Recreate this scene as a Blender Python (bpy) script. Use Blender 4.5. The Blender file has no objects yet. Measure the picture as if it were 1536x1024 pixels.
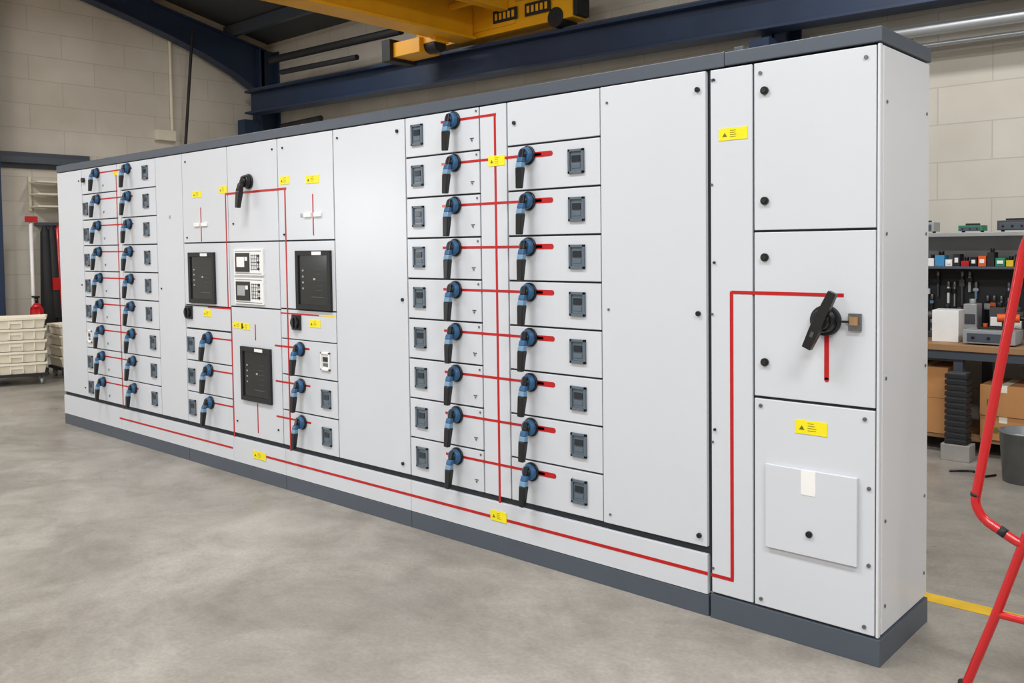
import bpy, bmesh, math, random
from mathutils import Vector, Matrix
random.seed(4)
sc=bpy.context.scene
try:
    sc.view_settings.view_transform='Standard'
    sc.view_settings.look='None'
except Exception: pass

# ------------------------------------------------------------ materials
def lin(c):
    return tuple(((v/255)/12.92 if v/255<=.04045 else ((v/255+.055)/1.055)**2.4) for v in c)+(1,)
MATS={}
def mat(name,rgb,rough=.5,metal=0,noise=.04,nscale=8,bump=0,emit=0,coat=0):
    if name in MATS: return MATS[name]
    m=bpy.data.materials.new(name); m.use_nodes=True; nt=m.node_tree
    b=nt.nodes['Principled BSDF']; b.inputs['Roughness'].default_value=rough; b.inputs['Metallic'].default_value=metal
    c=lin(rgb)
    tc=nt.nodes.new('ShaderNodeTexCoord'); n=nt.nodes.new('ShaderNodeTexNoise'); n.inputs['Scale'].default_value=nscale; n.inputs['Detail'].default_value=4
    nt.links.new(tc.outputs['Object'],n.inputs['Vector'])
    r=nt.nodes.new('ShaderNodeValToRGB')
    r.color_ramp.elements[0].position=.3; r.color_ramp.elements[1].position=.7
    r.color_ramp.elements[0].color=tuple(v*(1-noise) for v in c[:3])+(1,)
    r.color_ramp.elements[1].color=tuple(min(1,v*(1+noise)) for v in c[:3])+(1,)
    nt.links.new(n.outputs['Fac'],r.inputs['Fac']); nt.links.new(r.outputs['Color'],b.inputs['Base Color'])
    if coat: b.inputs['Coat Weight'].default_value=coat
    if bump:
        bp=nt.nodes.new('ShaderNodeBump'); bp.inputs['Strength'].default_value=bump; bp.inputs['Distance'].default_value=.002
        n2=nt.nodes.new('ShaderNodeTexNoise'); n2.inputs['Scale'].default_value=nscale*12
        nt.links.new(tc.outputs['Object'],n2.inputs['Vector']); nt.links.new(n2.outputs['Fac'],bp.inputs['Height']); nt.links.new(bp.outputs['Normal'],b.inputs['Normal'])
    if emit:
        b.inputs['Emission Color'].default_value=c; b.inputs['Emission Strength'].default_value=emit
    MATS[name]=m; return m
PANEL=mat('panel_paint',(203,207,214),.27,0,.010,3,.02)
PANEL2=mat('panel_paint_side',(208,211,216),.34,0,.010,3,.02)
GREY=mat('cap_grey_paint',(74,82,93),.40,0,.03,5)
GAP_SHADE=mat('gap_painted_shade',(34,40,48),.7)  # depth shade of the door gaps, painted as a dark colour
RED=mat('red_tape',(180,14,20),.4)
ORANGE=mat('orange_tape',(214,110,84),.45)
YEL=mat('yellow_label',(236,222,24),.4)
INK=mat('label_ink',(110,100,20),.6)
BLACK=mat('black_plastic',(18,19,22),.30)
BLACKM=mat('black_matte',(26,27,30),.6)
BLUE=mat('blue_plastic',(44,88,128),.35)
BLUE2=mat('blue_grey_plastic',(108,142,170),.35)
WINF=mat('window_frame_grey',(90,102,114),.35)
WINI=mat('window_inner',(92,106,116),.2)
WIND=mat('window_dark',(34,42,50),.15)
WHITE=mat('white_plastic',(234,234,233),.4)
STEEL=mat('screw_steel',(120,122,124),.35,.8)
SCREEN=mat('glass_screen',(34,38,40),.12)
NAVY=mat('navy_steel_paint',(34,52,80),.5,0,.12,3)
CRANE=mat('crane_yellow_paint',(240,172,20),.42,0,.06,4)
ROOFM=mat('roof_sheet',(74,77,80),.7,0,.08,2)
PIPE=mat('galvanised_pipe',(175,179,182),.35,.5)
CREAM=mat('cream_plastic',(230,224,206),.5)
CARD=mat('cardboard',(182,130,80),.85,0,.08,6)
WOOD=mat('bench_wood',(154,118,82),.6,0,.12,5)
REDP=mat('red_enamel',(188,14,22),.3,0,.05,9,0,0,.4)
GALV=mat('galvanised_tin',(140,144,146),.4,.6,.1,10)
FOAMY=mat('yellow_tool_plastic',(222,190,30),.5)
GREEN=mat('green_plastic',(30,130,90),.5)
ORG=mat('orange_tool',(220,90,30),.5)
LGREY=mat('light_grey_metal',(165,168,170),.4,.3)
DKGREY=mat('dark_grey_plastic',(66,68,72),.5)
TEAL=mat('teal_paper',(60,140,190),.6)
CONC=mat('concrete_block',(150,147,142),.9,0,.1,9)

def floor_mat():
    m=bpy.data.materials.new('concrete_floor'); m.use_nodes=True; nt=m.node_tree; N=nt.nodes; L=nt.links
    b=N['Principled BSDF']; tc=N.new('ShaderNodeTexCoord')
    def noise(s,d,dist=0,ro=.62):
        n=N.new('ShaderNodeTexNoise'); n.inputs['Scale'].default_value=s; n.inputs['Detail'].default_value=d; n.inputs['Roughness'].default_value=ro; n.inputs['Distortion'].default_value=dist
        L.new(tc.outputs['Object'],n.inputs['Vector']); return n
    def ramp(n,p0,c0,p1,c1):
        r=N.new('ShaderNodeValToRGB'); r.color_ramp.elements[0].position=p0; r.color_ramp.elements[1].position=p1
        r.color_ramp.elements[0].color=c0; r.color_ramp.elements[1].color=c1; L.new(n.outputs['Fac'],r.inputs['Fac']); return r
    r1=ramp(noise(.8,12,.5,.68),.36,lin((134,128,120)),.64,lin((170,165,157)))
    r2=ramp(noise(2.8,12,.6,.7),.36,(.78,.775,.76,1),.60,(1.06,1.06,1.06,1))
    r3=ramp(noise(55,6,0,.7),.40,(.80,.80,.80,1),.6,(1.06,1.06,1.06,1))
    def mul(a,c,f):
        x=N.new('ShaderNodeMix'); x.data_type='RGBA'; x.blend_type='MULTIPLY'; x.inputs[0].default_value=f
        L.new(a,x.inputs[6]); L.new(c,x.inputs[7]); return x.outputs[2]
    c=mul(r1.outputs[0],r2.outputs[0],.8); c=mul(c,r3.outputs[0],.6)
    L.new(c,b.inputs['Base Color'])
    rr=ramp(noise(1.6,6),.35,(.26,.26,.26,1),.65,(.48,.48,.48,1)); L.new(rr.outputs[0],b.inputs['Roughness'])
    bp=N.new('ShaderNodeBump'); bp.inputs['Strength'].default_value=.12; bp.inputs['Distance'].default_value=.003
    L.new(noise(35,6).outputs['Fac'],bp.inputs['Height']); L.new(bp.outputs[0],b.inputs['Normal'])
    return m
def wall_mat(name,axis):
    m=bpy.data.materials.new(name); m.use_nodes=True; nt=m.node_tree; N=nt.nodes; L=nt.links
    b=N['Principled BSDF']; b.inputs['Roughness'].default_value=.85
    tc=N.new('ShaderNodeTexCoord'); s=N.new('ShaderNodeSeparateXYZ'); cb=N.new('ShaderNodeCombineXYZ')
    L.new(tc.outputs['Object'],s.inputs[0]); L.new(s.outputs[axis],cb.inputs[0]); L.new(s.outputs[2],cb.inputs[1])
    br=N.new('ShaderNodeTexBrick'); L.new(cb.outputs[0],br.inputs['Vector'])
    br.inputs['Color1'].default_value=lin((214,209,199)); br.inputs['Color2'].default_value=lin((209,204,194)); br.inputs['Mortar'].default_value=lin((192,187,178))
    br.inputs['Scale'].default_value=1; br.inputs['Mortar Size'].default_value=.006; br.inputs['Mortar Smooth'].default_value=.4
    br.inputs['Brick Width'].default_value=.8; br.inputs['Row Height'].default_value=.3
    n=N.new('ShaderNodeTexNoise'); n.inputs['Scale'].default_value=1.1; n.inputs['Detail'].default_value=7; L.new(tc.outputs['Object'],n.inputs['Vector'])
    r=N.new('ShaderNodeValToRGB'); r.color_ramp.elements[0].position=.35; r.color_ramp.elements[0].color=(.86,.85,.83,1); r.color_ramp.elements[1].position=.6; r.color_ramp.elements[1].color=(1,1,1,1)
    L.new(n.outputs['Fac'],r.inputs['Fac'])
    x=N.new('ShaderNodeMix'); x.data_type='RGBA'; x.blend_type='MULTIPLY'; x.inputs[0].default_value=1
    L.new(br.outputs[0],x.inputs[6]); L.new(r.outputs[0],x.inputs[7]); L.new(x.outputs[2],b.inputs['Base Color'])
    return m

# ------------------------------------------------------------ mesh builder
class MB:
    def __init__(s): s.bm=bmesh.new(); s.mats=[]
    def mi(s,m):
        if m not in s.mats: s.mats.append(m)
        return s.mats.index(m)
    def box(s,x0,x1,y0,y1,z0,z1,m,M=None):
        if x0>x1:x0,x1=x1,x0
        if y0>y1:y0,y1=y1,y0
        if z0>z1:z0,z1=z1,z0
        vs=[s.bm.verts.new(p) for p in ((x0,y0,z0),(x1,y0,z0),(x1,y1,z0),(x0,y1,z0),(x0,y0,z1),(x1,y0,z1),(x1,y1,z1),(x0,y1,z1))]
        if M: 
            for v in vs: v.co=M@v.co
        i=s.mi(m)
        for f in ((3,2,1,0),(4,5,6,7),(0,1,5,4),(1,2,6,5),(2,3,7,6),(3,0,4,7)):
            fc=s.bm.faces.new([vs[k] for k in f]); fc.material_index=i
        return vs
    def prism(s,pts,d,m,origin=(0,0,0)):
        d=Vector(d); o=Vector(origin); i=s.mi(m)
        a=[s.bm.verts.new(Vector(p)+o) for p in pts]; b=[s.bm.verts.new(Vector(p)+o+d) for p in pts]
        f=s.bm.faces.new(a); f.material_index=i; f=s.bm.faces.new(b[::-1]); f.material_index=i
        n=len(pts)
        for k in range(n):
            f=s.bm.faces.new([a[k],b[k],b[(k+1)%n],a[(k+1)%n]]); f.material_index=i
    def cyl(s,p0,p1,r0,m,r1=None,n=16,smooth=True):
        p0=Vector(p0);p1=Vector(p1); r1=r0 if r1 is None else r1
        d=(p1-p0).normalized(); a=d.orthogonal().normalized(); c=d.cross(a); i=s.mi(m)
        A=[];B=[]
        for k in range(n):
            t=2*math.pi*k/n; o=a*math.cos(t)+c*math.sin(t)
            A.append(s.bm.verts.new(p0+o*r0)); B.append(s.bm.verts.new(p1+o*r1))
        s.bm.faces.new(A[::-1]).material_index=i; s.bm.faces.new(B).material_index=i
        for k in range(n):
            f=s.bm.faces.new([A[k],A[(k+1)%n],B[(k+1)%n],B[k]]); f.material_index=i; f.smooth=smooth
    def obj(s,name,parent=None,bevel=0,loc=(0,0,0)):
        bmesh.ops.recalc_face_normals(s.bm,faces=s.bm.faces)
        me=bpy.data.meshes.new(name); s.bm.to_mesh(me); s.bm.free()
        for m in s.mats: me.materials.append(m)
        o=bpy.data.objects.new(name,me); bpy.context.collection.objects.link(o); o.location=loc
        if parent: o.parent=parent
        if bevel:
            md=o.modifiers.new('bevel','BEVEL'); md.width=bevel; md.segments=2; md.limit_method='ANGLE'; md.angle_limit=math.radians(40)
        return o
def empty(name,loc=(0,0,0)):
    e=bpy.data.objects.new(name,None); e.location=loc; bpy.context.collection.objects.link(e); return e
def tube(name,pts,r,m,parent=None):
    cu=bpy.data.curves.new(name,'CURVE'); cu.dimensions='3D'; cu.bevel_depth=r; cu.bevel_resolution=4; cu.use_fill_caps=True
    sp=cu.splines.new('POLY'); sp.points.add(len(pts)-1)
    for p,q in zip(sp.points,pts): p.co=(*q,1)
    cu.materials.append(m)
    o=bpy.data.objects.new(name,cu); bpy.context.collection.objects.link(o)
    dg=bpy.context.evaluated_depsgraph_get(); me=bpy.data.meshes.new_from_object(o.evaluated_get(dg)); 
    bpy.data.objects.remove(o); o2=bpy.data.objects.new(name,me); bpy.context.collection.objects.link(o2)
    for p in me.polygons: p.use_smooth=True
    if parent: o2.parent=parent
    return o2
def rounded(pts,rad,n=6):
    P=[Vector(p) for p in pts]; out=[P[0]]
    for i in range(1,len(P)-1):
        a=(P[i-1]-P[i]); b=(P[i+1]-P[i]); r=min(rad,a.length*.45,b.length*.45)
        A=P[i]+a.normalized()*r; B=P[i]+b.normalized()*r
        for k in range(n+1):
            t=k/n; out.append((1-t)**2*A+2*t*(1-t)*P[i]+t*t*B)
    out.append(P[-1]); return out

# ------------------------------------------------------------ camera (solved from the cabinet geometry)
yaw,pitch,roll,f=.7345,.0419,-.0129,1344.2
fw=Vector((-math.sin(yaw)*math.cos(pitch),math.cos(yaw)*math.cos(pitch),-math.sin(pitch)))
r=Vector((math.cos(yaw),math.sin(yaw),0)); u=r.cross(fw)
r2=r*math.cos(roll)+u*math.sin(roll); u2=-r*math.sin(roll)+u*math.cos(roll)
cd=bpy.data.cameras.new('camera'); cam=bpy.data.objects.new('camera',cd); bpy.context.collection.objects.link(cam)
M=Matrix((( r2.x,u2.x,-fw.x,1.1107),(r2.y,u2.y,-fw.y,-3.0985),(r2.z,u2.z,-fw.z,1.4750),(0,0,0,1)))
cam.matrix_world=M; cd.sensor_width=36; cd.lens=f/1536*36; cd.shift_y=-87.15/1536; cd.clip_end=200
sc.camera=cam

# ------------------------------------------------------------ room
XL,XR,YF,YB=-10.75,7.0,-10.0,4.6
ZE=4.55; SL=.22; YM=(YF+YB)/2
def roofz(y): return ZE+SL*(min(y-YF,YB-y))
b=MB(); b.box(XL-.2,XR+.2,YF-.2,YB+.2,-.1,0,floor_mat()); b.obj('floor')
b=MB(); b.box(XL,XR,YB,YB+.2,0,ZE,wall_mat('wall_block_back',0)); b.obj('wall_back')
wl=wall_mat('wall_block_gable',1)
def gable(name,x0,x1,mm):
    b=MB(); b.prism([(x0,YF,0),(x0,YB,0),(x0,YB,ZE),(x0,YM,roofz(YM)),(x0,YF,ZE)],(x1-x0,0,0),mm); return b.obj(name)
gable('wall_left',XL-.2,XL,wl)
gable('wall_right',XR,XR+.2,wl)
b=MB(); b.box(XL,XR,YF-.2,YF,0,ZE,wall_mat('wall_block_front',0)); b.obj('wall_front')
b=MB()
b.prism([(XL-.2,YB+.2,ZE-.04),(XL-.2,YM,roofz(YM)),(XL-.2,YM,roofz(YM)+.1),(XL-.2,YB+.2,ZE+.06)],(XR-XL+.4,0,0),ROOFM)
b.prism([(XL-.2,YF-.2,ZE-.04),(XL-.2,YM,roofz(YM)),(XL-.2,YM,roofz(YM)+.1),(XL-.2,YF-.2,ZE+.06)],(XR-XL+.4,0,0),ROOFM)
b.obj('ceiling')
b=MB()
for k in range(5):
    y=YB-.7-1.25*k; z=roofz(y)-.02
    b.box(XL,XR,y-.035,y+.035,z-.16,z,GREY)
b.obj('roof_purlin')
def portal(x,name):
    e=empty(name,(0,0,0))
    b=MB(); yc=YB-.34
    for (a,c) in ((yc,yc+.03),(YB-.03,YB-.002)):
        b.box(x-.11,x+.11,a,c,0,ZE-.15,NAVY)
    b.box(x-.012,x+.012,yc,YB-.01,0,ZE-.15,NAVY)
    b.box(x-.14,x+.14,yc-.03,YB-.002,0,.02,NAVY)
    b.obj('column',e,.003)
    b=MB()
    low=[]; 
    for k in range(15):
        t=k/14; y=YB-.2-t*7.0
        hz=.26+.42*math.exp(-t*7*1.1)
        low.append((x,y,roofz(y)-.2-hz))
    top=[(x,p[1],roofz(p[1])-.2) for p in low]
    for k in range(14):
        a,c=low[k],low[k+1]; A,C=top[k],top[k+1]
        b.prism([(x-.012,a[1],a[2]),(x-.012,c[1],c[2]),(x-.012,C[1],C[2]),(x-.012,A[1],A[2])],(.024,0,0),NAVY)
        b.prism([(x-.1,a[1],a[2]-.02),(x-.1,c[1],c[2]-.02),(x-.1,c[1],c[2]),(x-.1,a[1],a[2])],(.2,0,0),NAVY)
        b.prism([(x-.1,A[1],A[2]-.02),(x-.1,C[1],C[2]-.02),(x-.1,C[1],C[2]),(x-.1,A[1],A[2])],(.2,0,0),NAVY)
    b.obj('rafter',e)
    b=MB(); b.box(x-.09,x+.09,YB-.6,YB-.33,3.1,3.35 if x<-5 else 3.2,NAVY); b.obj('corbel',e)
for x in (-10.55,-2.45,5.2): portal(x,'portal_frame')
b=MB()
for a in (XL+.005,XL+.27): b.box(a,a+.025,.55,.75,0,5.0,NAVY)
b.box(XL+.02,XL+.28,.64,.66,0,5.0,NAVY); b.box(XL+.002,XL+.32,.52,.78,0,.02,NAVY)
b.obj('gable_column',None,.003)
b=MB(); b.box(XL+.002,XL+.12,-4,1.9,2.56,2.64,GREY); b.box(XL+.002,XL+.02,-4,1.9,2.5,2.7,GREY); b.obj('steel_lintel')
# overhead crane with its runway
e=empty('overhead_crane')
b=MB()
def ibeam(b,xa,za,xb,zb,y,h,w,m):
    for (d0,d1,hw) in ((0,.03,w/2),(.03,h-.03,.012),(h-.03,h,w/2)):
        b.prism([(xa,y-hw,za+d0),(xa,y+hw,za+d0),(xa,y+hw,za+d1),(xa,y-hw,za+d1)],(xb-xa,0,zb-za),m)
ibeam(b,XL+.3,3.42,6.8,3.10,4.12,.33,.24,NAVY)
b.prism([(XL+.3,4.09,3.75),(XL+.3,4.15,3.75),(XL+.3,4.15,3.79),(XL+.3,4.09,3.79)],(6.8-XL-.3,0,-.32),GREY)
b.obj('runway_beam',e,.003)
b=MB()
GX=-5.90
b.box(GX-.15,GX+.15,-9.5,3.97,3.72,3.75,CRANE); b.box(GX-.15,GX+.15,-9.5,4.15,4.25,4.28,CRANE); b.box(GX-.10,GX+.10,-9.5,3.97,3.74,4.26,CRANE)
b.box(GX+.5,GX+.62,-9.5,3.97,3.95,4.2,CRANE)
for k in range(14): b.box(GX+.1,GX+.5,3.6-.9*k,3.65-.9*k,3.98,4.03,CRANE)
b.obj('girder',e,.004)
b=MB(); b.box(-6.75,-4.45,4.0,4.24,3.74,4.02,CRANE)
b.box(-6.45,-5.2,3.98,4.2,3.80,4.10,CRANE)
for x in (-6.6,-4.66):
    b.cyl((x,3.99,3.77),(x,4.24,3.77),.10,BLACKM,n=20)
for q in (-5.5,-5.05):
    b.box(q,q+.34,3.972,3.985,3.84,3.97,BLACKM)
    for k in range(5): b.box(q+.03+.06*k,q+.065+.06*k,3.967,3.972,3.87,3.94,CRANE)
b.box(-4.52,-4.40,4.02,4.22,3.76,3.98,BLACKM)
b.obj('end_carriage',e,.006)
b=MB(); b.box(-6.6,-6.15,3.5,3.8,3.58,3.74,CRANE); b.box(-6.72,-6.58,3.45,3.85,3.54,3.78,BLACKM); b.cyl((-6.15,3.65,3.66),(-5.98,3.65,3.66),.09,BLACKM); b.box(-6.3,-5.95,3.55,3.75,3.67,3.73,CRANE)
b.obj('hoist_trolley',e,.006)
def pp(name,pts,r,m): return tube(name,[Vector(p) for p in pts],r,m)
pp('galvanised_conduit',[(-2.3,4.25,3.12),(4.5,4.25,3.0)],.05,PIPE)
pp('galvanised_conduit',[(-2.3,4.36,3.02),(4.5,4.36,2.9)],.02,PIPE)
pp('wall_conduit',[(XL+.03,3.03,4.6),(XL+.03,3.03,3.1)],.022,CREAM)
b=MB(); b.box(XL+.002,XL+.09,2.78,3.06,2.98,3.12,CREAM); b.obj('junction_box',None,.006)
pp('hanging_pole',[(XL+.35,3.2,4.5),(XL+.35,3.02,2.6),(XL+.35,3.0,.0)],.02,BLACKM)
pp('ceiling_cable_duct',[(-9.6,3.9,4.05),(-6.9,3.9,4.0)],.05,BLACKM)
pp('ceiling_cable_duct',[(-9.8,4.2,3.2),(-8.9,4.2,3.22)],.04,BLACKM)
pp('ceiling_cable_duct',[(-9.2,3.8,3.82),(-7.6,3.8,3.78)],.035,BLACKM)

# ------------------------------------------------------------ switchgear
SG=empty('switchgear_lineup')
TOP=2.142; D=.506; DB=.275
b=MB()
b.box(-6.89,-.012,.021,D,.09,TOP,PANEL2)
b.box(-6.885,-.652,.014,.021,.245,TOP,GAP_SHADE); b.box(-.66,-.008,.012,.021,.1,TOP,GAP_SHADE)  # dark sheets behind the light doors paint the shade seen in the gaps
b.obj('carcass',SG)
b=MB()
b.box(-.012,0,.026,D-.004,.105,TOP-.004,PANEL2)
b.box(-.012,-.002,.0,.022,.1,TOP,PANEL2)
b.obj('side_panel',SG,.003)
b=MB()
b.box(-6.89,-.585,-.004,D+.004,TOP+.002,2.2,GREY); b.box(-.583,.004,-.006,D+.004,TOP+.004,2.197,GREY)
b.box(-.6,-.56,.1,.3,2.197,2.235,GREY)
b.box(-1.1,-.5,.3,.5,2.19,2.235,BLACKM); b.box(-3.0,-2.4,.35,.5,2.19,2.22,BLACKM)
for x in (-6.6,-5,-3.5,-2.2,-.06): b.cyl((x,.45,2.19),(x,.45,2.235),.015,BLACKM)
b.obj('cap',SG,.003)
b=MB()
b.box(-6.89,-.662,.0,D,0,.085,GREY); b.box(-.652,.004,-.002,D,0,.095,GREY)
for x in (-4.755,-3.57,-2.42): b.box(x-.002,x+.002,-.001,.01,.0,.085,BLACKM)
b.obj('plinth',SG,.002)
b=MB(); G=.0042
def panel(x0,x1,z0,z1,y=0): b.box(x0+G,x1-G,y,y+.02,z0+G,z1-G,PANEL)
cols=dict(a0=-6.89,a1=-6.40,a2=-5.76,a3=-5.70,a4=-5.14,a5=-4.755,s3=-4.165,s4=-3.59,s5=-3.035,s6=-2.42,c=-1.885,d=-1.708,s7=-1.17,e=-.66,g=-.468)
panel(cols['a0'],cols['a1'],DB,TOP); panel(cols['a2'],cols['a3'],DB,TOP); panel(cols['a4'],cols['a5'],DB,TOP)
H9=(TOP-DB)/9
rows=[TOP-H9*k for k in range(10)]
for k in range(9):
    for x0,x1 in ((cols['a1'],cols['a2']),(cols['a3'],cols['a4']),(cols['s6'],cols['c'])): panel(x0,x1,rows[k+1],rows[k])
    panel(cols['d'],cols['s7'],rows[k+1],rows[k])
panel(cols['a5'],cols['s3'],1.522,TOP); panel(cols['a5'],cols['s3'],1.095,1.522); panel(cols['a5'],cols['s3'],.935,1.095)
panel(cols['s3'],cols['s4'],1.522,TOP); panel(cols['s3'],cols['s4'],1.105,1.522); panel(cols['s3'],cols['s4'],DB,1.105)
panel(cols['s4'],cols['s5'],1.522,TOP); panel(cols['s4'],cols['s5'],1.112,1.522); panel(cols['s4'],cols['s5'],.93,1.112)
H3=(.932-DB)/3; r3=[.932-H3*k for k in range(4)]
for k in range(3):
    panel(cols['a5'],cols['s3'],r3[k+1],r3[k]); panel(cols['s4'],cols['s5'],r3[k+1],r3[k])
panel(cols['s5'],cols['s6'],DB,TOP); panel(cols['s7'],cols['e'],DB,TOP,-.006)
panel(cols['c'],cols['d'],DB,TOP)
for x0,x1 in ((-6.89,-5.8),(-5.8,-4.755),(-4.755,-4.165),(-4.165,-3.57),(-3.57,-2.42),(-2.42,-.664)):
    b.box(x0+.001,x1-.001,-.002,.02,.088,.248,PANEL)
panel(-.65,cols['g'],.1,TOP); panel(cols['g'],-.012,1.517,TOP); panel(cols['g'],-.012,.897,1.517); panel(cols['g'],-.012,.1,.895)
b.box(-.414,-.072,-.014,0,.338,.652,PANEL)
b.obj('door_panels',SG,.0022)
b=MB()
def dot(x,z,r=.011,m=BLACK,d=.014,y=0): b.cyl((x,y,z),(x,y-d,z),r,m,n=14)
for z in (2.033,1.629,1.42,1.03): 
    dot(-.42,z,.015,BLACK,.010); dot(-.42,z,.008,BLACKM,.014)
dot(-.243,.42,.012,BLACK,.008,-.014)
for x,z in ((-.05,2.1),(-.05,.86),(-.05,.13),(-.438,.865),(-.438,.13),(-.438,2.1),(-.035,.35),(-.035,.62)): dot(x,z,.007,STEEL,.005)
for z in (2.07,1.2,.32): dot(-.697,z,.010,BLACK,.010,-.006)
for z in (2.07,1.2,.32): dot(-1.13,z,.005,STEEL,.005,-.006)
for x,z in ((-2.99,2.09),(-2.48,2.08),(-2.46,1.2),(-2.48,.33),(-.63,2.1),(-.63,.75),(-.63,1.4),(-1.66,2.04)): dot(x,z,.005 if x>-.7 or x==-2.99 else .009,BLACKM,.008)
for x,z in ((-4.1,1.64),(-4.7,2.08),(-4.7,1.56),(-3.64,2.08),(-3.53,2.08),(-4.11,.36),(-3.64,.36),(-3.53,1.56),(-6.45,2.05),(-6.45,1.2),(-6.45,.35),(-5.09,1.2)): dot(x,z,.006,BLACKM,.006)
dot(-6.35,2.05,.02,BLACK,.02)
for k in range(9):
    for x in (-6.0,-1.935): 
        dot(x,rows[k+1]+.05,.004,STEEL,.005); b.box(x-.012,x+.012,-.003,0,rows[k+1]+.058,rows[k+1]+.061,BLACKM)
    dot(-1.905,rows[k]-.02,.005,STEEL,.004)
for z in (2.1,1.7,1.2,.7,.2): dot(-.64,z,.005,STEEL,.004)
for z in (1.95,1.5,1.0,.5,.2):
    for y in (.055,.47): b.cyl((0,y,z),(.003,y,z),.006,STEEL,n=10)
b.box(-.105,-.062,-.012,0,1.165,1.225,STEEL); b.box(-.098,-.07,-.020,-.01,1.185,1.215,WOOD); b.box(-.15,-.10,-.018,-.012,1.192,1.2,BLACK); dot(-.145,1.2,.008,BLACK,.025)
b.obj('fasteners',SG)
b=MB()
def window(x,z,white=False,w=.086,h=.106):
    f=WHITE if white else WINF
    t=.011
    b.box(x-w/2,x+w/2,-.010,0,z+h/2-t,z+h/2,f); b.box(x-w/2,x+w/2,-.010,0,z-h/2,z-h/2+t,f)
    b.box(x-w/2,x-w/2+t,-.010,0,z-h/2,z+h/2,f); b.box(x+w/2-t,x+w/2,-.010,0,z-h/2,z+h/2,f)
    b.box(x-w/2+t,x+w/2-t,-.003,0,z-h/2+t,z+h/2-t,WHITE if white else WINI)
    b.box(x-w/2+.02,x+w/2-.02,-.007,-.003,z-.002,z+.026,WIND)
    b.box(x-w/2+.02,x+w/2-.02,-.005,-.003,z-.03,z-.01,WINF)
for k in range(9):
    zc=(rows[k]+rows[k+1])/2+.008
    window(-2.325,zc)
    if k: window(-1.3,zc)
    if k: window(-6.33,zc-.02,k in(6,),.08,.1)
    window(-5.29 if k<6 else -5.24,zc,False,.08,.1)
for k in range(3):
    zc=(r3[k]+r3[k+1])/2
    window(-4.685,zc); window(-3.142,zc,k==0)
b.obj('meter_windows',SG,.0015)
b=MB()
def display(x,z,w=.34,h=.345):
    t=.028
    for (x0,x1,z0,z1) in ((x-w/2,x+w/2,z+h/2-t,z+h/2),(x-w/2,x+w/2,z-h/2,z-h/2+t),(x-w/2,x-w/2+t,z-h/2+t,z+h/2-t),(x+w/2-t,x+w/2,z-h/2+t,z+h/2-t)):
        b.box(x0,x1,-.017,0,z0,z1,BLACKM)
    b.box(x-w/2+t,x+w/2-t,-.008,0,z-h/2+t,z+h/2-t,SCREEN)
    for k in range(4): b.box(x-.11,x-.095,-.010,-.008,z+.05-.035*k,z+.06-.035*k,LGREY)
    b.box(x+.0,x+.02,-.010,-.008,z+.0,z+.012,LGREY); b.box(x-.02,x+.10,-.010,-.008,z-.10,z-.096,GREY)
    for k in range(5): b.box(x+.03,x+.09,-.010,-.008,z+.06-.03*k,z+.062-.03*k,GREY)
    b.box(x+.0,x+.09,-.019,-.017,z+h/2-.026,z+h/2-.006,WHITE)
display(-4.505,1.285); display(-3.235,1.29); display(-3.866,.682)
b.obj('relay_displays',SG,.002)
b=MB()
for zc in (1.392,1.21):
    b.box(-4.09,-3.755,-.012,0,zc-.083,zc+.083,WHITE)
    for q in ((-4.075,-3.77,zc+.07,zc+.073),(-4.075,-3.77,zc-.073,zc-.07)): b.box(q[0],q[1],-.014,-.012,q[2],q[3],GREY)
    b.box(-4.065,-3.905,-.018,-.01,zc-.06,zc+.06,BLACK)
    b.box(-4.045,-3.955,-.020,-.018,zc-.03,zc+.035,WHITE if zc>1.3 else LGREY)  # pale piece on the black screen, a highlight put in as colour
    b.box(-3.95,-3.92,-.020,-.018,zc+.01,zc+.035,WHITE)
    for k in range(5):
        b.box(-3.885+.02*k,-3.88+.02*k,-.014,-.012,zc-.05,zc+.05,GREY)
        b.box(-3.89,-3.79,-.014,-.012,zc-.045+.022*k,zc-.042+.022*k,BLACKM)
    for k in range(3): b.cyl((-3.80,-.012,zc-.04+.04*k),(-3.80,-.018,zc-.04+.04*k),.009,BLACK)
b.obj('power_meters',SG,.001)
b=MB()
for x,z in ((-4.70,1.045),(-3.42,1.035)):
    b.box(x-.045,x+.045,-.010,0,z-.045,z+.045,BLACKM); b.cyl((x,-.010,z),(x,-.028,z),.034,BLACK); b.box(x-.008,x+.008,-.036,-.026,z-.032,z+.032,BLACK)
b.obj('selector_switches',SG,.002)
b=MB()
for x,z in ((-4.51,1.645),(-3.235,1.67)):
    b.box(x-.085,x-.012,-.01,0,z-.012,z+.012,WHITE); b.box(x+.012,x+.085,-.01,0,z-.012,z+.012,WHITE)
b.box(-.275,-.22,-.0155,-.013,.56,.652,WHITE)
b.box(-4.95,-4.93,-.003,0,1.7,1.72,LGREY); b.box(-3.36,-3.3,-.003,0,1.66,1.68,LGREY)
b.obj('white_slots',SG,.001)
b=MB(); T=.0012
def hl(x0,x1,z,w=.012,m=RED,y=0): b.box(x0,x1,y-T,y,z-w/2,z+w/2,m)
def vl(x,z0,z1,w=.012,y=0): b.box(x-w/2,x+w/2,y-T-.0002,y,z0,z1,RED)
hub=[rows[k]-.05 for k in range(9)]
for k in range(9):
    if k==0: hl(-2.15,-2.08,hub[0]); hl(-2.04,-1.775,hub[0])
    else:
        hl(-2.15,-2.07,hub[k],.012,ORANGE if k in(1,2) else RED); hl(-2.07,-1.5,hub[k],.012)
        hl(-1.535,-1.445,hub[k],.024)
        b.cyl((-1.445,0,hub[k]),(-1.445,-.0014,hub[k]),.012,RED,n=12)
    hl(-6.13,-5.5,hub[k],.010)
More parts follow.
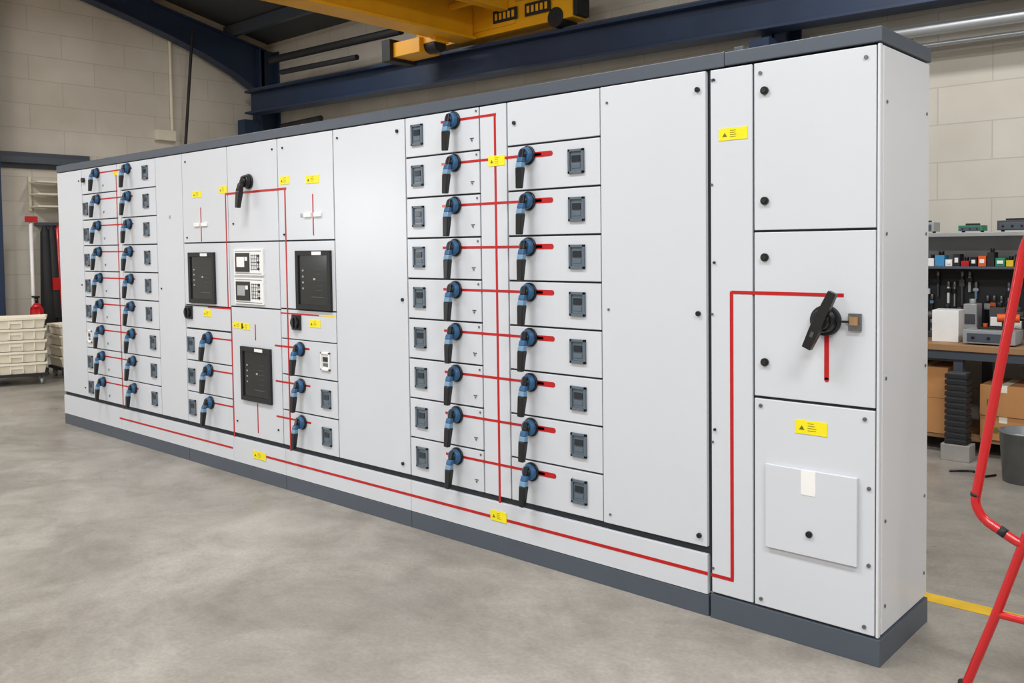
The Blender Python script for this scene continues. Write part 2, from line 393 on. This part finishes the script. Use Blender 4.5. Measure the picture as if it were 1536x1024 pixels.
vl(-1.783,.21,hub[0]+.006,.013); vl(-5.77,.17,hub[0],.009)
hl(-5.83,-4.175,.172,.013,RED,-.002); hl(-3.80,-.664,.172,.014,RED,-.002); hl(-.65,-.552,.172,.014)
vl(-.558,.172,1.29,.014); hl(-.558,-.125,1.287,.013)
vl(-.186,.985,1.16,.017); b.cyl((-.186,0,.985),(-.186,-.0014,.985),.0085,RED,n=12)
hl(-4.19,-3.50,1.835,.014); vl(-4.19,1.10,1.835,.012); vl(-4.155,.172,1.10,.011); vl(-3.515,.165,1.835,.013)
vl(-4.51,1.53,1.76,.010); vl(-3.235,1.55,1.79,.010)
hl(-4.45,-4.16,1.088,.009); hl(-3.59,-3.2,1.085,.009); hl(-3.2,-3.05,1.085,.006,YEL)
for k in range(3):
    hl(-4.45,-4.15,r3[k]-.05,.010); hl(-3.66,-3.30,r3[k]-.05,.011)
vl(-3.875,.90,1.0,.010); vl(-3.87,.31,.50,.010)
b.obj('mimic_diagram_lines',SG)
b=MB()
def label(x,z,w=.1,h=.05,y=0):
    b.box(x-w/2,x+w/2,y-.002,y,z-h/2,z+h/2,YEL)
    b.prism([(x-w*.37,y-.0026,z-h*.2),(x-w*.2,y-.0026,z-h*.2),(x-w*.285,y-.0026,z+h*.12)],(0,.0008,0),INK)
    for k in range(4): b.box(x-w*.1,x+w*(.08+.1*random.random()),y-.0026,y-.002,z+h*(.27-.17*k),z+h*(.305-.17*k),INK)
label(-.55,1.888,.12,.046); label(-.243,.805,.12,.05); label(-1.775,1.875,.105,.048); label(-1.79,.182,.105,.05,-.003)
label(-4.555,1.85,.12,.045); label(-4.22,1.865,.10,.045); label(-3.515,1.885,.1,.048); label(-3.235,1.875,.13,.048)
label(-4.46,1.047,.10,.045); label(-4.08,.985,.12,.04); label(-3.985,.98,.1,.04); label(-3.24,1.035,.11,.045); label(-3.86,.168,.15,.05,-.003); label(-5.78,2.07,.06,.03)
b.obj('warning_labels',SG)
def handle_mesh(name,blue=True):
    b=MB(); H=BLUE if blue else BLACK; H2=BLUE2 if blue else BLACK
    b.cyl((0,0,0),(0,-.012,0),.044,BLACK,n=28)
    b.cyl((0,-.012,0),(0,-.036,0),.039,H,.034,n=28)
    b.cyl((0,-.036,0),(0,-.044,0),.022,BLACK,.018,n=24)
    def bar(p0,p1,w0,w1,d0,d1,m):
        z0,y0=p0; z1,y1=p1
        vs=[(-w0/2,y0,z0),(w0/2,y0,z0),(w0/2,y0-d0,z0),(-w0/2,y0-d0,z0),(-w1/2,y1,z1),(w1/2,y1,z1),(w1/2,y1-d1,z1),(-w1/2,y1-d1,z1)]
        V=[b.bm.verts.new(v) for v in vs]; i=b.mi(m)
        for f in ((3,2,1,0),(4,5,6,7),(0,1,5,4),(1,2,6,5),(2,3,7,6),(3,0,4,7)): b.bm.faces.new([V[k] for k in f]).material_index=i
    bar((.028,-.034),(-.010,-.038),.024,.028,.012,.018,BLACK)
    bar((-.010,-.038),(-.034,-.042),.033,.034,.022,.026,H)
    bar((-.034,-.041),(-.058,-.044),.034,.036,.027,.029,H2)
    bar((-.058,-.043),(-.152,-.056),.037,.029,.030,.022,BLACK)
    return b.obj(name,SG,.004)
h0=handle_mesh('rotary_handle_blue')
h0.location=(-2.055,0,hub[0])
hc=0
def inst(src,x,z,s=1,rot=0):
    global hc
    hc+=1
    o=bpy.data.objects.new('rotary_handle_%d'%hc,src.data); bpy.context.collection.objects.link(o); o.parent=SG
    o.location=(x,0,z); o.scale=(s,s,s); o.rotation_euler=(0,rot,0)
    md=o.modifiers.new('bevel','BEVEL'); md.width=.004; md.segments=2; md.limit_method='ANGLE'; md.angle_limit=math.radians(40)
    return o
for k in range(9):
    if k: inst(h0,-2.052-.002*k,hub[k],1,random.uniform(-.03,.05)); inst(h0,-1.577,hub[k],1,random.uniform(-.03,.05))
    inst(h0,-6.095,hub[k],.95,random.uniform(-.03,.05)); inst(h0,-5.56,hub[k],.95,random.uniform(-.03,.05))
for k in range(3):
    inst(h0,-4.44,r3[k]-.05,1,.03); inst(h0,-3.385,r3[k]-.055,1,.03)
hb=handle_mesh('rotary_handle_black',False); hb.location=(-3.905,0,1.90); hb.rotation_euler=(0,.08,0); hb.scale=(1.15,1.15,1.1)
b=MB()
b.cyl((0,0,0),(0,-.02,0),.054,BLACKM,n=32); b.cyl((0,-.02,0),(0,-.045,0),.047,BLACK,.038,n=32); b.cyl((0,-.045,0),(0,-.06,0),.032,BLACK,.028,n=24)
def bar2(z0,z1,w0,w1,y0,y1,d0,d1,m):
    vs=[(-w0/2,y0,z0),(w0/2,y0,z0),(w0/2,y0-d0,z0),(-w0/2,y0-d0,z0),(-w1/2,y1,z1),(w1/2,y1,z1),(w1/2,y1-d1,z1),(-w1/2,y1-d1,z1)]
    V=[b.bm.verts.new(v) for v in vs]; i=b.mi(m)
    for f in ((3,2,1,0),(4,5,6,7),(0,1,5,4),(1,2,6,5),(2,3,7,6),(3,0,4,7)): b.bm.faces.new([V[k] for k in f]).material_index=i
bar2(.112,.02,.030,.036,-.045,-.05,.022,.026,BLACK)
bar2(.02,-.03,.036,.038,-.05,-.05,.026,.03,BLACK)
bar2(-.03,-.105,.038,.032,-.05,-.056,.03,.024,BLACK)
bar2(-.04,-.06,.012,.012,-.080,-.081,.002,.002,DKGREY)
o=b.obj('main_switch_handle',SG,.006,(-.186,0,1.197)); o.rotation_euler=(0,math.radians(24),0)

# ------------------------------------------------------------ workbench area (right, behind)
e=empty('workbench')
b=MB(); b.box(-3.2,2.6,3.42,4.3,.72,.765,WOOD)
b.box(-3.2,2.6,3.44,3.47,.66,.72,GREY); b.box(-3.2,2.6,3.5,4.2,.10,.13,WOOD)
for x in (-3.1,-1.6,-.72,.7,2.5):
    for y in (3.5,4.2): b.box(x-.03,x+.03,y-.03,y+.03,0,.72,GREY)
b.obj('bench_top',e,.004)
b=MB(); b.box(-3.2,2.6,4.3,4.33,.765,1.52,LGREY); b.box(-2.4,1.2,4.24,4.30,.80,1.28,BLACKM)
for x in (-3.1,-1.9,.9): b.box(x-.02,x+.02,4.27,4.31,.765,1.53,LGREY)
b.box(-3.2,2.6,3.98,4.33,1.5,1.53,LGREY)
b.box(-3.2,2.6,4.0,4.3,1.262,1.28,GREY)
b.obj('back_shelf',e,.003)
def carton(name,x,y,z,w,d,h,m=CARD,rz=0,tape=True):
    b=MB(); b.box(-w/2,w/2,-d/2,d/2,0,h,m)
    if tape:
        b.box(-w/2,w/2,-d/2,-.002,h,h+.004,m); b.box(-w/2,w/2,.002,d/2,h,h+.004,m)
        b.box(-.025,.025,-d/2-.001,d/2+.001,h-.04,h+.0055,CREAM if m is CARD else LGREY)
        b.box(-w*.35,-w*.1,-d/2-.0012,-d/2,h*.3,h*.55,INK)
    o=b.obj(name,None,.003,(x,y,z)); o.rotation_euler=(0,0,rz); return o
carton('cardboard_box',-.96,3.70,.131,.36,.42,.24); carton('cardboard_box',-.96,3.68,.377,.34,.38,.21)
carton('cardboard_box',-.44,3.68,.131,.28,.4,.16); carton('cardboard_box',-.44,3.66,.297,.28,.38,.2)
carton('cardboard_box',-.11,3.68,.131,.32,.4,.36)
carton('cardboard_box',-1.40,3.75,.131,.30,.4,.4); carton('cardboard_box',.4,3.75,.131,.4,.4,.36)
b=MB(); b.box(-.09,.09,-.07,.07,0,.11,CONC)
for k in range(12): b.box(-.07,.07,-.06,.06,.112+.040*k,.112+.040*k+.030,BLACKM)
b.box(-.06,.06,-.05,.05,.11,.59,DKGREY)
b.obj('plastic_crate_stack',None,.004,(-.68,3.34,.0))
carton('instrument_box',-.84,3.66,.7655,.17,.2,.22,WHITE,.1,False)
def instrument(name,x,y,z,w,d,h,m):
    b=MB(); b.box(-w/2,w/2,-d/2,d/2,.01,h,m); b.box(-w*.42,w*.42,-d/2-.004,-d/2,h*.2,h*.8,GREY)
    for s in (-.3,0,.3): b.cyl((w*s,-d/2-.004,h*.5),(w*s,-d/2-.012,h*.5),h*.1,BLACK)
    for s in (-.4,.4): b.cyl((w*s,0,0),(w*s,0,.012),.012,BLACK)
    b.box(-w*.3,w*.3,-.01,.01,h,h+.015,BLACKM); return b.obj(name,None,.004,(x,y,z))
instrument('bench_power_supply',-.53,3.58,.7655,.32,.22,.10,LGREY)
instrument('label_printer',-.24,3.70,.7655,.16,.22,.15,WHITE)
instrument('desktop_telephone',-.52,4.1,1.531,.2,.16,.08,DKGREY)
instrument('test_meter',-.80,4.1,1.531,.16,.15,.05,GREEN)
instrument('test_meter',-.32,4.1,1.531,.14,.15,.10,LGREY)
instrument('test_meter',-1.15,4.1,1.531,.2,.15,.08,LGREY)
def coil(name,x,y,z,r,m):
    b=MB(); n=20; q=8; i=b.mi(m); R=[]
    for a in range(n):
        t=2*math.pi*a/n; R.append([b.bm.verts.new(((r+r*.28*math.cos(2*math.pi*c/q))*math.cos(t),(r+r*.28*math.cos(2*math.pi*c/q))*math.sin(t),r*.28+r*.28*math.sin(2*math.pi*c/q))) for c in range(q)])
    for a in range(n):
        for c in range(q):
            fc=b.bm.faces.new([R[a][c],R[(a+1)%n][c],R[(a+1)%n][(c+1)%q],R[a][(c+1)%q]]); fc.material_index=i; fc.smooth=True
    return b.obj(name,None,0,(x,y,z))
coil('cable_coil',-.70,3.86,.7655,.07,BLACKM); coil('cable_coil',-1.12,3.62,.7655,.08,ORG); coil('cable_coil',-.05,3.55,.7655,.07,BLACKM)
b=MB()
cs=[DKGREY,BLACK,BLACKM,WHITE,BLACKM,ORG,LGREY,BLACK,REDP,BLUE2]
x=-1.3
while x<.6:
    h=random.uniform(.08,.24); z=random.choice((1.2,1.12,1.02))
    w=random.uniform(.02,.05)
    b.box(x,x+w*.4,4.21,4.235,z-h,z,random.choice(cs)); b.cyl((x+w*.2,4.22,z),(x+w*.2,4.22,z+.04),.012,STEEL); b.box(x-w*.3,x+w*.7,4.205,4.23,z-h*.35,z-h*.1,random.choice(cs))
    x+=random.uniform(.04,.08)
b.obj('hand_tool_set',e,.002)
b=MB()
x=-1.2; bc=[BLACKM,DKGREY,BLACK,WHITE,BLACKM,LGREY,TEAL,BLACK,ORG]
while x<.7:
    w=random.uniform(.05,.11); h=random.uniform(.06,.26); m=random.choice(bc)
    b.box(x,x+w,4.0,4.14,.7652,.7652+h,m); b.cyl((x+w/2,4.07,.765+h),(x+w/2,4.07,.765+h+.035),w*.25,random.choice(bc))
    b.box(x+.008,x+w-.008,3.995,4.0,.7652+h*.4,.7652+h*.7,WHITE if random.random()<.3 else DKGREY); x+=w+.008
b.obj('bench_parts_bins',e,.003)
b=MB(); x=-1.1
tc2=[WHITE,TEAL,WHITE,BLACKM,REDP,BLACK,ORG,BLACKM,GREEN,FOAMY,BLACK,WHITE]
k=0
while x<.6:
    w=random.uniform(.04,.08); h=random.uniform(.04,.11); m=tc2[k%len(tc2)]; k+=1
    b.box(x,x+w,4.05,4.16,1.2805,1.2805+h,m)
    if random.random()<.5: b.box(x+.01,x+w-.01,4.045,4.05,1.2805+h*.3,1.2805+h*.7,WHITE)
    else: b.cyl((x+w*.5,4.1,1.28+h),(x+w*.5,4.1,1.31+h),w*.3,BLACK)
    x+=w+.008
b.obj('shelf_parts_bins',e,.002)
def drill(name,x,y,z,m,rz=0):
    b=MB(); b.cyl((-.09,0,.16),(.05,0,.16),.03,m,n=14); b.cyl((.05,0,.16),(.1,0,.16),.018,BLACK,.010); b.box(-.06,-.02,-.018,.018,.04,.15,BLACKM); b.box(-.08,.02,-.035,.035,0,.045,m)
    o=b.obj(name,None,.005,(x,y,z)); o.rotation_euler=(0,0,rz); return o
drill('cordless_drill',-.48,3.85,.7655,ORG,.2); drill('cordless_drill',-1.0,3.86,.7655,DKGREY,.2)
b=MB(); b.box(0,.16,0,.05,0,.02,FOAMY); b.box(0,.16,0,.05,.38,.40,FOAMY); b.box(0,.02,0,.05,0,.40,FOAMY); b.box(.14,.16,0,.05,0,.40,FOAMY); b.box(.02,.14,.02,.04,.02,.38,LGREY); b.box(.06,.1,.0,.02,.08,.30,DKGREY)
b.obj('yellow_case',None,.003,(-.28,3.9,.7655))
b=MB(); n=32; i=b.mi(GALV)
def ring(r,z): return [b.bm.verts.new((r*math.cos(2*math.pi*k/n),r*math.sin(2*math.pi*k/n),z)) for k in range(n)]
prof=[(.0001,.0),(.125,0),(.145,.30),(.152,.30),(.152,.312),(.14,.312),(.12,.012),(.0001,.012)]
R=[ring(*p) for p in prof]
for a,c in zip(R[:-1],R[1:]):
    for k in range(n):
        fce=b.bm.faces.new([a[k],a[(k+1)%n],c[(k+1)%n],c[k]]); fce.material_index=i; fce.smooth=True
bk=b.obj('metal_waste_bin',None,0,(-.2,3.0,0))
tube('floor_cable',rounded([(-.62,2.95,.008),(-.5,3.05,.008),(-.42,2.92,.008),(-.37,3.02,.008)],.05),.007,BLACK)
b=MB(); b.box(-3,4,.71,.80,.0005,.002,mat('floor_paint_yellow',(218,176,40),.6,0,.15,6)); b.obj('floor_marking_line')

# ------------------------------------------------------------ red step ladder
e=empty('red_step_ladder')
lad=[(.55,0,1.72),(.432,0,1.448),(.414,0,1.33),(.366,0,1.048),(.300,0,.63),(.325,0,.585),(.432,0,.526),(.62,0,.50)]
tube('handrail',rounded(lad,.03),.015,REDP,e)
tube('stile',rounded([(.45,0,.56),(.366,0,.288),(.275,0,.015)],.05),.0145,REDP,e)
mx=lambda p:(1.7-p[0],p[1],p[2])
tube('handrail_far',rounded([mx(p) for p in lad],.03),.0145,REDP,e)
tube('stile_far',rounded([mx(p) for p in [(.45,0,.56),(.366,0,.288),(.275,0,.015)]],.05),.0145,REDP,e)
tube('rung_1',[(.366,0,.288),(1.334,0,.275)],.012,REDP,e)
tube('rung_2',[(.45,0,.56),(1.25,0,.56)],.012,REDP,e)
tube('top_rail',[(.55,0,1.72),(1.15,0,1.72)],.0145,REDP,e)
tube('rear_leg',[(.62,0,.5),(.66,.22,0)],.0145,REDP,e); tube('rear_leg_far',[(1.08,0,.5),(1.04,.22,0)],.0145,REDP,e)
b=MB(); b.box(.6,1.1,-.12,.14,.50,.53,BLACKM); b.obj('platform',e,.004)
b=MB()
for x in (.275,1.425): b.cyl((x,0,0),(x,0,.04),.02,BLACK)
for (xa,za,xb,zb) in ((.372,.560,.392,.549),(.3025,.655,.304,.665)): b.cyl((xa,0,za),(xb,0,zb),.0157,BLACKM)
b.obj('feet_and_scuffs',e)

# ------------------------------------------------------------ left background
def crate_stack(x,y,n,w=.56,d=.42,top=0):
    e=empty('crate_dolly',(x,y,0)); b=MB(); b.box(-w/2,w/2,-d/2,d/2,.1,.13,BLACKM)
    for sx in (-1,1):
        for sy in (-1,1):
            cx,cy=sx*(w/2-.06),sy*(d/2-.06); b.cyl((cx-.014,cy,.04),(cx+.014,cy,.04),.04,LGREY); b.box(cx-.022,cx-.016,cy-.02,cy+.02,.04,.1,STEEL); b.box(cx+.016,cx+.022,cy-.02,cy+.02,.04,.1,STEEL)
    b.obj('dolly',e)
    b=MB(); H=.125
    for k in range(n):
        z=.131+k*H; i=b.mi(CREAM)
        def rr(s,zz,o=0): return [b.bm.verts.new((sx*(w/2-s)+o,sy*(d/2-s),zz)) for sx,sy in ((-1,-1),(1,-1),(1,1),(-1,1))]
        R=[rr(.03,z),rr(.012,z+H-.03),rr(-.002,z+H-.028),rr(-.002,z+H-.004),rr(.014,z+H-.004),rr(.035,z+.012)]
        b.bm.faces.new(R[0][::-1]).material_index=i
        for A,C in zip(R[:-1],R[1:]):
            for q in range(4): b.bm.faces.new([A[q],A[(q+1)%4],C[(q+1)%4],C[q]]).material_index=i
        b.bm.faces.new(R[-1]).material_index=i
        b.box(-.06,.06,-d/2+.008,-d/2+.03,z+.055,z+.08,CREAM)
        for q in (-.3,-.1,.1,.3): b.box(q*w-.006,q*w+.006,-d/2+.004,-d/2+.03,z+.01,z+H-.03,CREAM)
    b.obj('crates',e)
    return e
c1=crate_stack(-9.75,.62,5,.6,.5); c1.rotation_euler=(0,0,math.radians(68))
c2=crate_stack(-9.9,1.32,4,.5,.45); c2.rotation_euler=(0,0,math.radians(86))
b=MB()
for k in range(3): b.box(XL+.03,XL+.30,1.15,1.85,2.02+.15*k,2.04+.15*k,CREAM)
for y in (1.16,1.5,1.84): b.box(XL+.002,XL+.03,y-.015,y+.015,1.98,2.4,CREAM)
b.obj('wall_shelf_rack',None,.003)
b=MB(); 
for k,(y,m) in enumerate(((1.28,BLACKM),(1.36,BLACKM),(1.44,REDP),(1.52,BLACKM),(1.60,BLACKM),(1.68,BLACKM),(1.76,BLACKM),(1.86,BLACKM))):
    b.cyl((XL+.12,y,1.72),(XL+.18,y,.55+.1*(k%3)),.05,m,.10,n=14); b.cyl((XL+.12,y,1.72),(XL+.12,y,1.8),.05,m,.015,n=14)
    if k%3==1: b.box(XL+.2,XL+.25,y-.05,y+.06,1.0,1.15,REDP)
b.box(XL+.002,XL+.1,1.2,1.95,1.8,1.84,GREY)
b.obj('coat_rack',None,.003)
e=empty('fire_extinguisher_stand')
b=MB(); b.cyl((-10.35,1.02,0),(-10.35,1.02,.02),.14,BLACKM); b.cyl((-10.35,1.02,0),(-10.35,1.02,1.85),.02,WHITE); b.box(-10.335,-10.32,.95,1.09,1.83,1.90,REDP)
b.cyl((-10.25,1.02,.35),(-10.25,1.02,.8),.075,REDP,n=20); b.cyl((-10.25,1.02,.8),(-10.25,1.02,.87),.075,REDP,.025,n=20); b.cyl((-10.25,1.02,.87),(-10.25,1.02,.93),.02,BLACK); b.box(-10.35,-10.2,1.0,1.04,.93,.95,BLACK)
b.obj('stand',e)

# ------------------------------------------------------------ lights
def area(name,loc,sx,sy,power,rot=(0,0,0),col=(1,.995,.985)):
    l=bpy.data.lights.new(name,'AREA'); l.shape='RECTANGLE'; l.size=sx; l.size_y=sy; l.energy=power; l.color=col
    o=bpy.data.objects.new(name,l); o.location=loc; o.rotation_euler=rot; bpy.context.collection.objects.link(o); return o
def fixture(x,y,z,p,L=2.4,W=.8):
    b=MB(); b.box(-L/2,L/2,-W/2,W/2,0,.06,WHITE)
    for k in (-.3,-.1,.1,.3): b.cyl((-L/2+.05,k*W,-.005),(L/2-.05,k*W,-.005),.018,WHITE)
    for s in (-.4,.4): b.cyl((s*L,0,.05),(s*L,0,roofz(y)-z),.006,STEEL)
    b.obj('ceiling_light',None,.004,(x,y,z))
    area('ceiling_lamp_light',(x,y,z-.04),L,W,p)
for x,p in ((-7.8,150),(-2.6,182),(2.6,228)):
    for y in (-6.2,-2.3): fixture(x,y,4.95,p)
for x,p in ((-7.5,50),(-1,70),(3.5,95)): fixture(x,2.2,4.5,p,1.5,.4)
# daylight window in the gable wall
b=MB(); y0,y1,z0,z1=-7.3,-5.7,1.3,2.6
for (a,c,d,e2) in ((y0-.05,y1+.05,z1,z1+.06),(y0-.05,y1+.05,z0-.06,z0),(y0-.05,y0,z0,z1),(y1,y1+.05,z0,z1),((y0+y1)/2-.02,(y0+y1)/2+.02,z0,z1)):
    b.box(XL+.001,XL+.07,a,c,d,e2,WHITE)
b.box(XL+.001,XL+.01,y0,y1,z0,z1,mat('window_glass',(225,235,245),.1))
b.obj('window_1',None,.003)
area('window_daylight',(XL+.03,(y0+y1)/2,(z0+z1)/2),1.3,1.6,75,(0,math.radians(-90),0),(.93,.97,1))
w=bpy.data.worlds.new('world'); sc.world=w; w.use_nodes=True; w.node_tree.nodes['Background'].inputs[0].default_value=(.8,.85,.92,1); w.node_tree.nodes['Background'].inputs[1].default_value=.5
